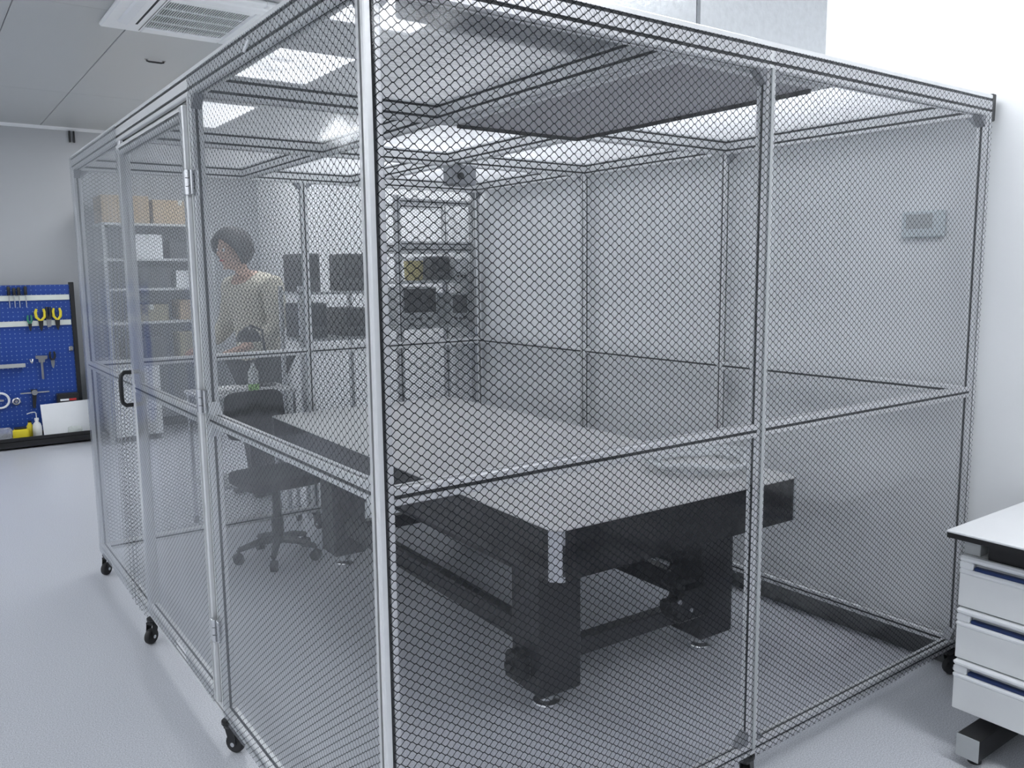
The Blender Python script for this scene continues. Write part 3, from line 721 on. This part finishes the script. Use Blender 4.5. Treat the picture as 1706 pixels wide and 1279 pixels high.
t = tool('cable_coil', 'white cable ring hanging at the left edge of the photo', 'cable', -.097, .40); ring(-.105, .472, .075, .011, 'white', t, 'coil'); MB().cbox(-.135, -.075, BY - .036, BY - .022, .462, .482, .004).build('tie', 'chrome', t)
t = tool('pulley', 'small grey ring wheel hanging left of the sliding clamp', 'pulley', .033, .40); ring(.033, .452, .030, .010, 'chrome', t, 'rim'); MB().cyl((.033, BY - .038, .452), (.033, BY - .022, .452), .014, n=12).build('hub', 'steel', t)
t = tool('bar_clamp', 'sliding clamp with a pale bar and black jaw on the board', 'clamp', .19, .36)
MB().cbox(.075, .335, BY - .036, BY - .028, .520, .535, .002).build('bar', 'chrome', t); MB().prism([(.165, .56), (.225, .56), (.215, .50), (.20, .37), (.175, .37), (.178, .50)], 1, BY - .046, BY - .022).build('jaw', 'black_plastic', t); MB().cyl((.20, BY - .05, .53), (.20, BY - .02, .53), .028, n=14).build('knob', 'steel', t)
t = thing('tool_case', 'small black case with red and white label at the foot of the black post', 'tool case', (.50, BY - .06, .39))
MB().cbox(.395, .595, BY - .10, BY - .001, .39, .500, .008).build('case', 'black_plastic', t); MB().box(.42, .50, BY - .102, BY - .0995, .425, .445).build('white_label', 'white', t); MB().box(.505, .57, BY - .102, BY - .0995, .425, .445).build('red_label', 'red', t)
t = thing('tape_measure', 'yellow box-shaped tape measure on the black base tray', 'tape measure', (.03, BY - .2, .085))
MB().cbox(-.04, .10, BY - .25, BY - .17, .0855, .195, .016).build('case', 'yellow', t); MB().cbox(-.025, .085, BY - .245, BY - .175, .195, .212, .006).build('grip', 'black_plastic', t)
t = thing('wash_bottle', 'white squeeze bottle with a bent spout on the base tray', 'bottle', (.185, BY - .15, .085))
MB().lathe((.185, BY - .15, .0855), [(.040, 0), (.043, .01), (.043, .10), (.036, .135), (.018, .155), (.016, .17)], 18).build('body', 'bottle', t, True); MB().cyl((.185, BY - .15, .255), (.185, BY - .15, .28), .02, n=14).build('cap', 'white', t)
MB().tube([(.185, BY - .15, .28), (.184, BY - .15, .325), (.176, BY - .155, .342), (.15, BY - .165, .345), (.10, BY - .18, .335)], .0045).build('spout', 'bottle', t, True)
t = thing('yellow_bottle', 'yellow bottle half hidden behind the white squeeze bottle', 'bottle', (.125, BY - .10, .085))
MB().lathe((.125, BY - .10, .0855), [(.030, 0), (.032, .01), (.032, .11), (.020, .13), (.014, .15)], 16).build('body', 'yellow', t, True); MB().cyl((.125, BY - .10, .235), (.125, BY - .10, .252), .016, n=12).build('cap', 'black_plastic', t)
t = thing('white_board', 'plain white panel leaning against the foot of the blue tool board', 'panel', (.47, BY - .14, .085))
MB().add([(.238, BY - .185, .0855), (.735, BY - .185, .0855), (.735, BY - .11, .42), (.232, BY - .115, .405), (.238, BY - .175, .0855), (.735, BY - .175, .0855), (.735, BY - .10, .42), (.232, BY - .105, .405)], [(0, 1, 2, 3), (7, 6, 5, 4), (0, 4, 5, 1), (1, 5, 6, 2), (2, 6, 7, 3), (3, 7, 4, 0)]).build('sheet', 'white', t)
m = cushion(.515, BY - .235, .125, .065, .03, .036)
rnd = random.Random(3); m.v = [(x + rnd.uniform(-.006, .006), y + rnd.uniform(-.005, .005), z + rnd.uniform(-.006, .006) + .003) for x, y, z in m.v]
tag(m.build('wrapped_bundle', 'foam', None, False), 'crumpled pale wrapped bundle in front of the white panel', 'bundle')
m = cushion(-.12, BY - .19, .155, .075, .05, .055)
m.v = [(x + rnd.uniform(-.01, .01), y + rnd.uniform(-.008, .008), z + rnd.uniform(-.008, .01)) for x, y, z in m.v]
tag(m.build('plastic_bag', 'bag', None, False), 'thin clear plastic bag on the tray at the left edge', 'bag')

# ------------------------------------------------------------------ workbench and shelving at the back wall (seen through the film)
t = thing('back_bench', 'white workbench along the back wall, blurred behind the booth film', 'bench', (1.7, 8.0, 0))
MB().cbox(.76, 2.66, 7.55, 8.36, .80, .832, .004).build('worktop', 'white_lam', t)
for x in (.80, 2.62):
    for y in (7.60, 8.30): MB().cbox(x - .025, x + .025, y - .025, y + .025, 0, .80, .004).build('leg', 'grey', t)
t = thing('white_cabinet', 'white pedestal cabinet under the left end of the back workbench', 'cabinet', (1.05, 7.9, 0))
MB().cbox(.84, 1.30, 7.60, 8.28, .06, .798, .004).build('body', 'white', t)
for k in range(3): MB().cbox(.85, 1.29, 7.585, 7.60, .09 + k * .235, .31 + k * .235, .004).build('drawer_front', 'white', t)
MB().box(.86, 1.28, 7.62, 8.26, 0, .06).build('plinth', 'skirt', t)
t = thing('steel_shelving', 'tall grey shelving unit standing on the back workbench', 'shelving', (1.45, 8.1, .832))
for x in (.90, 1.98):
    for y in (7.85, 8.33): MB().cbox(x - .018, x + .018, y - .018, y + .018, .8325, 2.25, .003).build('upright', 'grey', t)
for z in (1.20, 1.55, 1.86, 2.225): MB().cbox(.885, 1.995, 7.835, 8.345, z, z + .026, .003).build('shelf', 'instr2', t)
def carton(name, label, x0, x1, y0, y1, z0, z1, mt, tape=True, cat='box', group=None):
    t = thing(name, label, cat, ((x0 + x1) / 2, (y0 + y1) / 2, z0), group=group)
    MB().cbox(x0, x1, y0, y1, z0 + .0005, z1, .004).build('carton', mt, t)
    if tape: MB().box((x0 + x1) / 2 - .02, (x0 + x1) / 2 + .02, y0 - .0015, y1 + .001, z1 - .05, z1 + .001).build('tape', 'foam', t)
    return t
carton('cardboard_box', 'brown cardboard box, left of the pair on the top shelf', .90, 1.36, 7.86, 8.30, 2.251, 2.53, 'card')
carton('cardboard_box', 'brown cardboard box, right of the pair on the top shelf', 1.40, 1.96, 7.88, 8.30, 2.251, 2.50, 'card')
carton('white_box', 'white carton on the shelf just under the cardboard boxes', 1.18, 1.48, 7.90, 8.25, 1.886, 2.14, 'white')
carton('grey_case', 'dark grey case on the shelf beside the white carton', 1.55, 1.90, 7.90, 8.25, 1.886, 2.08, 'instr', False, 'case')
carton('grey_case', 'dark grey case on the second shelf above the bench', 1.15, 1.55, 7.90, 8.25, 1.576, 1.80, 'instr', False, 'case')
carton('white_box', 'white carton on the second shelf above the bench', 1.60, 1.86, 7.90, 8.25, 1.576, 1.76, 'white')
carton('olive_box', 'olive brown box on the lowest shelf', 1.16, 1.50, 7.90, 8.25, 1.226, 1.40, 'card2')
carton('cardboard_box', 'small brown cardboard box on the lowest shelf', 1.62, 1.92, 7.90, 8.25, 1.226, 1.44, 'card')
carton('grey_case', 'dark grey case standing on the back workbench', 1.0, 1.42, 7.70, 8.0, .8325, 1.06, 'instr', False, 'case')
carton('olive_box', 'olive brown box standing on the back workbench', 1.55, 1.90, 7.70, 8.0, .8325, 1.10, 'card2')

# ------------------------------------------------------------------ trolley table behind the booth
t = thing('trolley_table', 'white work trolley behind the far end of the booth', 'trolley', (1.05, 4.050, 0))
MB().cbox(.68, 1.32, 3.820, 4.250, .905, .930, .004).build('top', 'white_lam', t); MB().cbox(.70, 1.30, 3.840, 4.230, .30, .32, .003).build('lower_shelf', 'grey', t)
for x in (.705, 1.295):
    for y in (3.845, 4.225): MB().cyl((x, y, .03), (x, y, .905), .015, n=10).build('leg', 'chrome', t); MB().cyl((x - .012, y, .03), (x + .012, y, .03), .03, n=12).build('castor', 'black_rubber', t)
t = thing('lime_bottle', 'clear bottle with lime green base standing on the trolley', 'bottle', (1.05, 3.920, .93))
MB().lathe((1.05, 3.920, .9305), [(.035, 0), (.036, .01), (.036, .045)], 16).build('base', 'lime', t, True); MB().lathe((1.05, 3.920, .976), [(.034, 0), (.034, .08), (.016, .11), (.014, .14)], 16).build('bottle', 'bottle', t, True)
t = thing('paper_stack', 'white stack of papers on the trolley', 'papers', (.88, 3.950, .93))
for k in range(3): MB().box(.78 + .008 * k, .98 + .008 * k, 3.850 + .006 * k, 4.100, .9305 + .008 * k, .938 + .008 * k).build('sheets', 'paper', t)
t = thing('desk_lamp', 'black lamp with a dome shade on the trolley', 'lamp', (1.20, 4.100, .93))
MB().lathe((1.20, 4.100, .9305), [(.07, 0), (.07, .012), (.015, .02)], 18).build('base', 'black_plastic', t, True)
MB().tube([(1.20, 4.100, .95), (1.21, 4.120, 1.15), (1.18, 4.080, 1.32), (1.08, 4.020, 1.36)], .009).build('arm', 'black_plastic', t, True)
MB().lathe((1.06, 4.000, 1.255), [(.085, 0), (.083, .02), (.065, .06), (.03, .088), (.012, .10)], 18).build('shade', 'black_plastic', t, True)

# ------------------------------------------------------------------ instrument racks behind the booth
t = thing('instrument_shelf', 'narrow grey instrument shelf behind the middle of the booth', 'shelving', (1.62, 4.0, 0))
for x in (1.37, 1.90):
    for y in (3.84, 4.20): MB().cbox(x - .014, x + .014, y - .014, y + .014, 0, 1.62, .003).build('upright', 'alu', t)
for z in (.55, 1.24, 1.56): MB().cbox(1.356, 1.914, 3.826, 4.214, z, z + .02, .003).build('shelf', 'instr2', t)
def instrument(name, label, cat, x0, x1, y0, y1, z0, z1, mt, face='screen', btn=True):
    t = thing(name, label, cat, ((x0 + x1) / 2, (y0 + y1) / 2, z0))
    MB().cbox(x0, x1, y0, y1, z0 + .0005, z1, .006).build('case', mt, t)
    MB().cbox(x0 + .012, x1 - .012, y0 - .006, y0 + .0005, z0 + (z1 - z0) * .35, z1 - .012, .003).build('display', face, t)
    if btn:
        for k in range(3): MB().cyl((x0 + (x1 - x0) * (.25 + .25 * k), y0 + .001, z0 + (z1 - z0) * .18), (x0 + (x1 - x0) * (.25 + .25 * k), y0 - .010, z0 + (z1 - z0) * .18), .010, n=10).build('knob', 'black_plastic', t)
    return t
instrument('tower_unit', 'tall dark grey tower unit on the instrument shelf', 'instrument', 1.39, 1.53, 3.86, 4.18, 1.58, 1.84, 'instr')
instrument('monitor_unit', 'dark square display unit on the instrument shelf top', 'instrument', 1.70, 1.885, 3.86, 4.10, 1.58, 1.84, 'instr')
instrument('power_supply', 'dark power supply on the middle instrument shelf below the tower unit', 'instrument', 1.39, 1.57, 3.86, 4.18, 1.26, 1.50, 'instr')
instrument('signal_source', 'dark signal unit on the middle instrument shelf below the display unit', 'instrument', 1.70, 1.885, 3.86, 4.18, 1.26, 1.46, 'instr')
t = thing('aluminium_rack', 'open aluminium profile rack in the corner behind the booth', 'rack', (2.33, 3.85, 0))
for x in (2.03, 2.655):
    for y in (3.665, 4.06): post(x, y, 0, 2.24, t, 'upright')
for y in (3.665, 4.06):
    for z in (2.20, 1.905, 1.865, .40): barx(2.05, 2.635, y, z, 'cross_bar', P40, t)
for z in (1.625, 1.30): MB().cbox(2.055, 2.634, 3.66, 4.08, z, z + .022, .003).build('shelf', 'instr2', t)
t = thing('yellow_tub', 'yellow tub with a white lid on the upper rack shelf', 'tub', (2.20, 3.75, 1.647))
MB().lathe((2.20, 3.75, 1.6475), [(.060, 0), (.066, .02), (.070, .13), (.070, .14)], 20).build('tub', 'yellow_dull', t, True); MB().lathe((2.20, 3.75, 1.788), [(.073, 0), (.073, .018), (.06, .024)], 20).build('lid', 'white', t, True)
instrument('rack_monitor', 'dark monitor with a pale case on the lower rack shelf', 'monitor', 1.99 + .07, 2.345, 3.67, 3.98, 1.323, 1.60, 'instr2')
instrument('rack_meter', 'small pale meter on the upper rack shelf by the wall', 'meter', 2.50, 2.63, 3.68, 3.95, 1.648, 1.80, 'instr2', 'white')
instrument('rack_supply', 'dark supply unit on the upper rack shelf beside the yellow tub', 'instrument', 2.30, 2.47, 3.68, 3.95, 1.648, 1.82, 'instr')
instrument('rack_counter', 'pale counter unit on the lower rack shelf by the wall', 'instrument', 2.47, 2.62, 3.68, 3.95, 1.323, 1.55, 'instr2', 'instr')

# ------------------------------------------------------------------ person behind the booth
per = thing('person', 'person with dark hair in a cream jacket, head bowed, standing behind the booth', 'person', (1.37, 4.76, 0), math.radians(-72))
def skinned(name, mt, chains, parent, root=None, sub=2):
    """chains: list of lists of (x,y,z,r) in metres; points shared by position are merged"""
    vs, es, rs, key = [], [], [], {}
    def vid(p):
        k = tuple(round(q, 4) for q in p[:3])
        if k not in key: key[k] = len(vs); vs.append(p[:3]); rs.append(p[3])
        return key[k]
    for c_ in chains:
        ids = [vid(p) for p in c_]
        for a, b in zip(ids, ids[1:]):
            if (a, b) not in es: es.append((a, b))
    me = bpy.data.meshes.new(name); me.from_pydata(vs, es, []); o = bpy.data.objects.new(name, me); COL.objects.link(o)
    md = o.modifiers.new('skin', 'SKIN'); md.use_smooth_shade = True
    for i, sv in enumerate(me.skin_vertices[0].data):
        r = rs[i]; sv.radius = r if isinstance(r, tuple) else (r, r); sv.use_root = (i == (root or 0))
    sb = o.modifiers.new('sub', 'SUBSURF'); sb.levels = sub; sb.render_levels = sub
    dg = bpy.context.evaluated_depsgraph_get()
    m2 = bpy.data.meshes.new_from_object(o.evaluated_get(dg)); bpy.data.objects.remove(o)
    m2.name = name; m2.materials.clear(); m2.materials.append(M[mt])
    for p in m2.polygons: p.use_smooth = True
    ob = bpy.data.objects.new(name, m2); COL.objects.link(ob); ob.parent = parent
    return ob
def arm(s):
    sh = (s * .195, -.01, 1.41); el = (s * .27, -.02, 1.14); wr_ = (s * .20, -.24, 1.02); pa = (s * .18, -.31, 1.00)
    return sh, el, wr_, pa
core = [(0, .02, .95, .135), (0, .01, 1.10, .115), (0, -.015, 1.27, .13), (0, -.03, 1.41, .11), (0, -.085, 1.485, .058), (-.01, -.125, 1.55, .064), (-.015, -.155, 1.61, .092), (-.015, -.150, 1.69, .090), (-.015, -.135, 1.75, .057)]
ch_ = [core]
for s in (-1, 1):
    sh, el, wr_, pa = arm(s)
    ch_.append([(0, -.03, 1.41, .11), (*sh, .058), (*el, .042), (*wr_, .028), (*pa, (.040 if False else .030))])
    for k, (dx, ln) in enumerate(((-.028, .065), (-.010, .075), (.010, .070), (.027, .055))):
        p1 = (pa[0] + dx, pa[1] - .045, pa[2] - .002); p2 = (pa[0] + dx * 1.2, p1[1] - ln * .45, p1[2] - .016); p3 = (pa[0] + dx * 1.25, p2[1] - ln * .25, p2[2] - .028)
        ch_.append([(*pa, .030), (*p1, .0095), (*p2, .0085), (*p3, .0075)])
    ch_.append([(*wr_, .028), (pa[0] - s * .042, pa[1] + .02, pa[2] - .01, .011), (pa[0] - s * .056, pa[1] - .02, pa[2] - .022, .009)])
    ch_.append([(0, .02, .95, .135), (s * .095, .02, .88, .085), (s * .10, .0, .50, .055), (s * .10, .03, .09, .038), (s * .105, -.09, .035, .03)])
body = skinned('body', 'skin', ch_, per)
face = MB()
fx, fy, fz = -.015, -.155, 1.61
skinned('nose', 'skin', [[(fx, fy - .080, fz + .03, .008), (fx, fy - .098, fz + .005, .011), (fx, fy - .088, fz - .008, .010)]], per, sub=1)
for s in (-1, 1):
    e = MB().lathe(((fx + s * .034) / K, (fy - .074) / K, (fz + .028) / K), [(.004, -.006), (.011, -.003), (.013, .002), (.009, .006), (.003, .008)], 10, axis=(0, -1, 0)).build('eye', 'white', per, True, w=False)
    MB().cyl(((fx + s * .034) / K, (fy - .0805) / K, (fz + .028) / K), ((fx + s * .034) / K, (fy - .0815) / K, (fz + .028) / K), .006, n=10).build('iris', 'hair', e, w=False)
    skinned('ear', 'skin', [[(fx + s * .088, fy + .012, fz + .035, .012), (fx + s * .097, fy + .016, fz + .012, .015), (fx + s * .089, fy + .010, fz - .015, .009)]], per, sub=1)
MB().tube([((fx + q) / K, (fy - .078 + abs(q) * .35) / K, (fz - .038) / K) for q in (-.024, -.012, 0, .012, .024)], [.003, .006, .007, .006, .003]).build('mouth', 'red', per, True, w=False)
# hair: cap over crown, back and sides
hv, hf = [], []
nn, mm = 14, 24
for i in range(nn + 1):
    ph = math.radians(-48 + 138 * i / nn)
    for j in range(mm):
        th = 2 * math.pi * j / mm
        fr_ = max(0, -math.sin(th))                      # 1 at the face side
        low = math.radians(-52 + 78 * fr_ ** .8); p2 = max(ph, low)
        wv = 1 + .03 * math.sin(th * 5 + i) + .02 * math.sin(th * 11)
        hv.append((fx + .128 * math.cos(p2) * math.cos(th) * wv, fy + .018 + .138 * math.cos(p2) * math.sin(th) * wv, fz + .045 + .140 * math.sin(p2)))
for i in range(nn):
    for j in range(mm): hf.append((i * mm + j, i * mm + (j + 1) % mm, (i + 1) * mm + (j + 1) % mm, (i + 1) * mm + j))
hb = MB(); hb.add([(x / K, y / K, z / K) for x, y, z in hv], hf); hb.build('hair', 'hair', per, True, w=False)
jk = [[(0, .02, .86, (.185, .145)), (0, .02, .98, (.175, .14)), (0, .01, 1.12, (.165, .135)), (0, -.015, 1.30, (.185, .15)), (0, -.03, 1.42, (.15, .125)), (0, -.07, 1.495, .082)]]
for s in (-1, 1):
    sh, el, wr_, pa = arm(s)
    md_ = tuple((a + b) / 2 for a, b in zip(el, wr_)); m3 = tuple(a * .12 + b * .88 for a, b in zip(el, wr_))
    jk.append([(0, -.03, 1.42, (.15, .125)), (*sh, .086), (*el, .072), (*md_, .062), (*m3, .052)])
skinned('jacket', 'jacket', jk, per)
tr = []
for s in (-1, 1): tr.append([(0, .02, .93, (.160, .125)), (s * .095, .02, .86, .105), (s * .10, .0, .50, .078), (s * .10, .03, .12, .062), (s * .10, .03, .075, .06)])
skinned('trousers', 'trousers', tr, per)
for s in (-1, 1): skinned('shoe', 'black_rubber', [[(s * .10, .055, .045, .042), (s * .102, -.03, .042, .044), (s * .108, -.12, .034, .036), (s * .11, -.165, .030, .026)]], per)
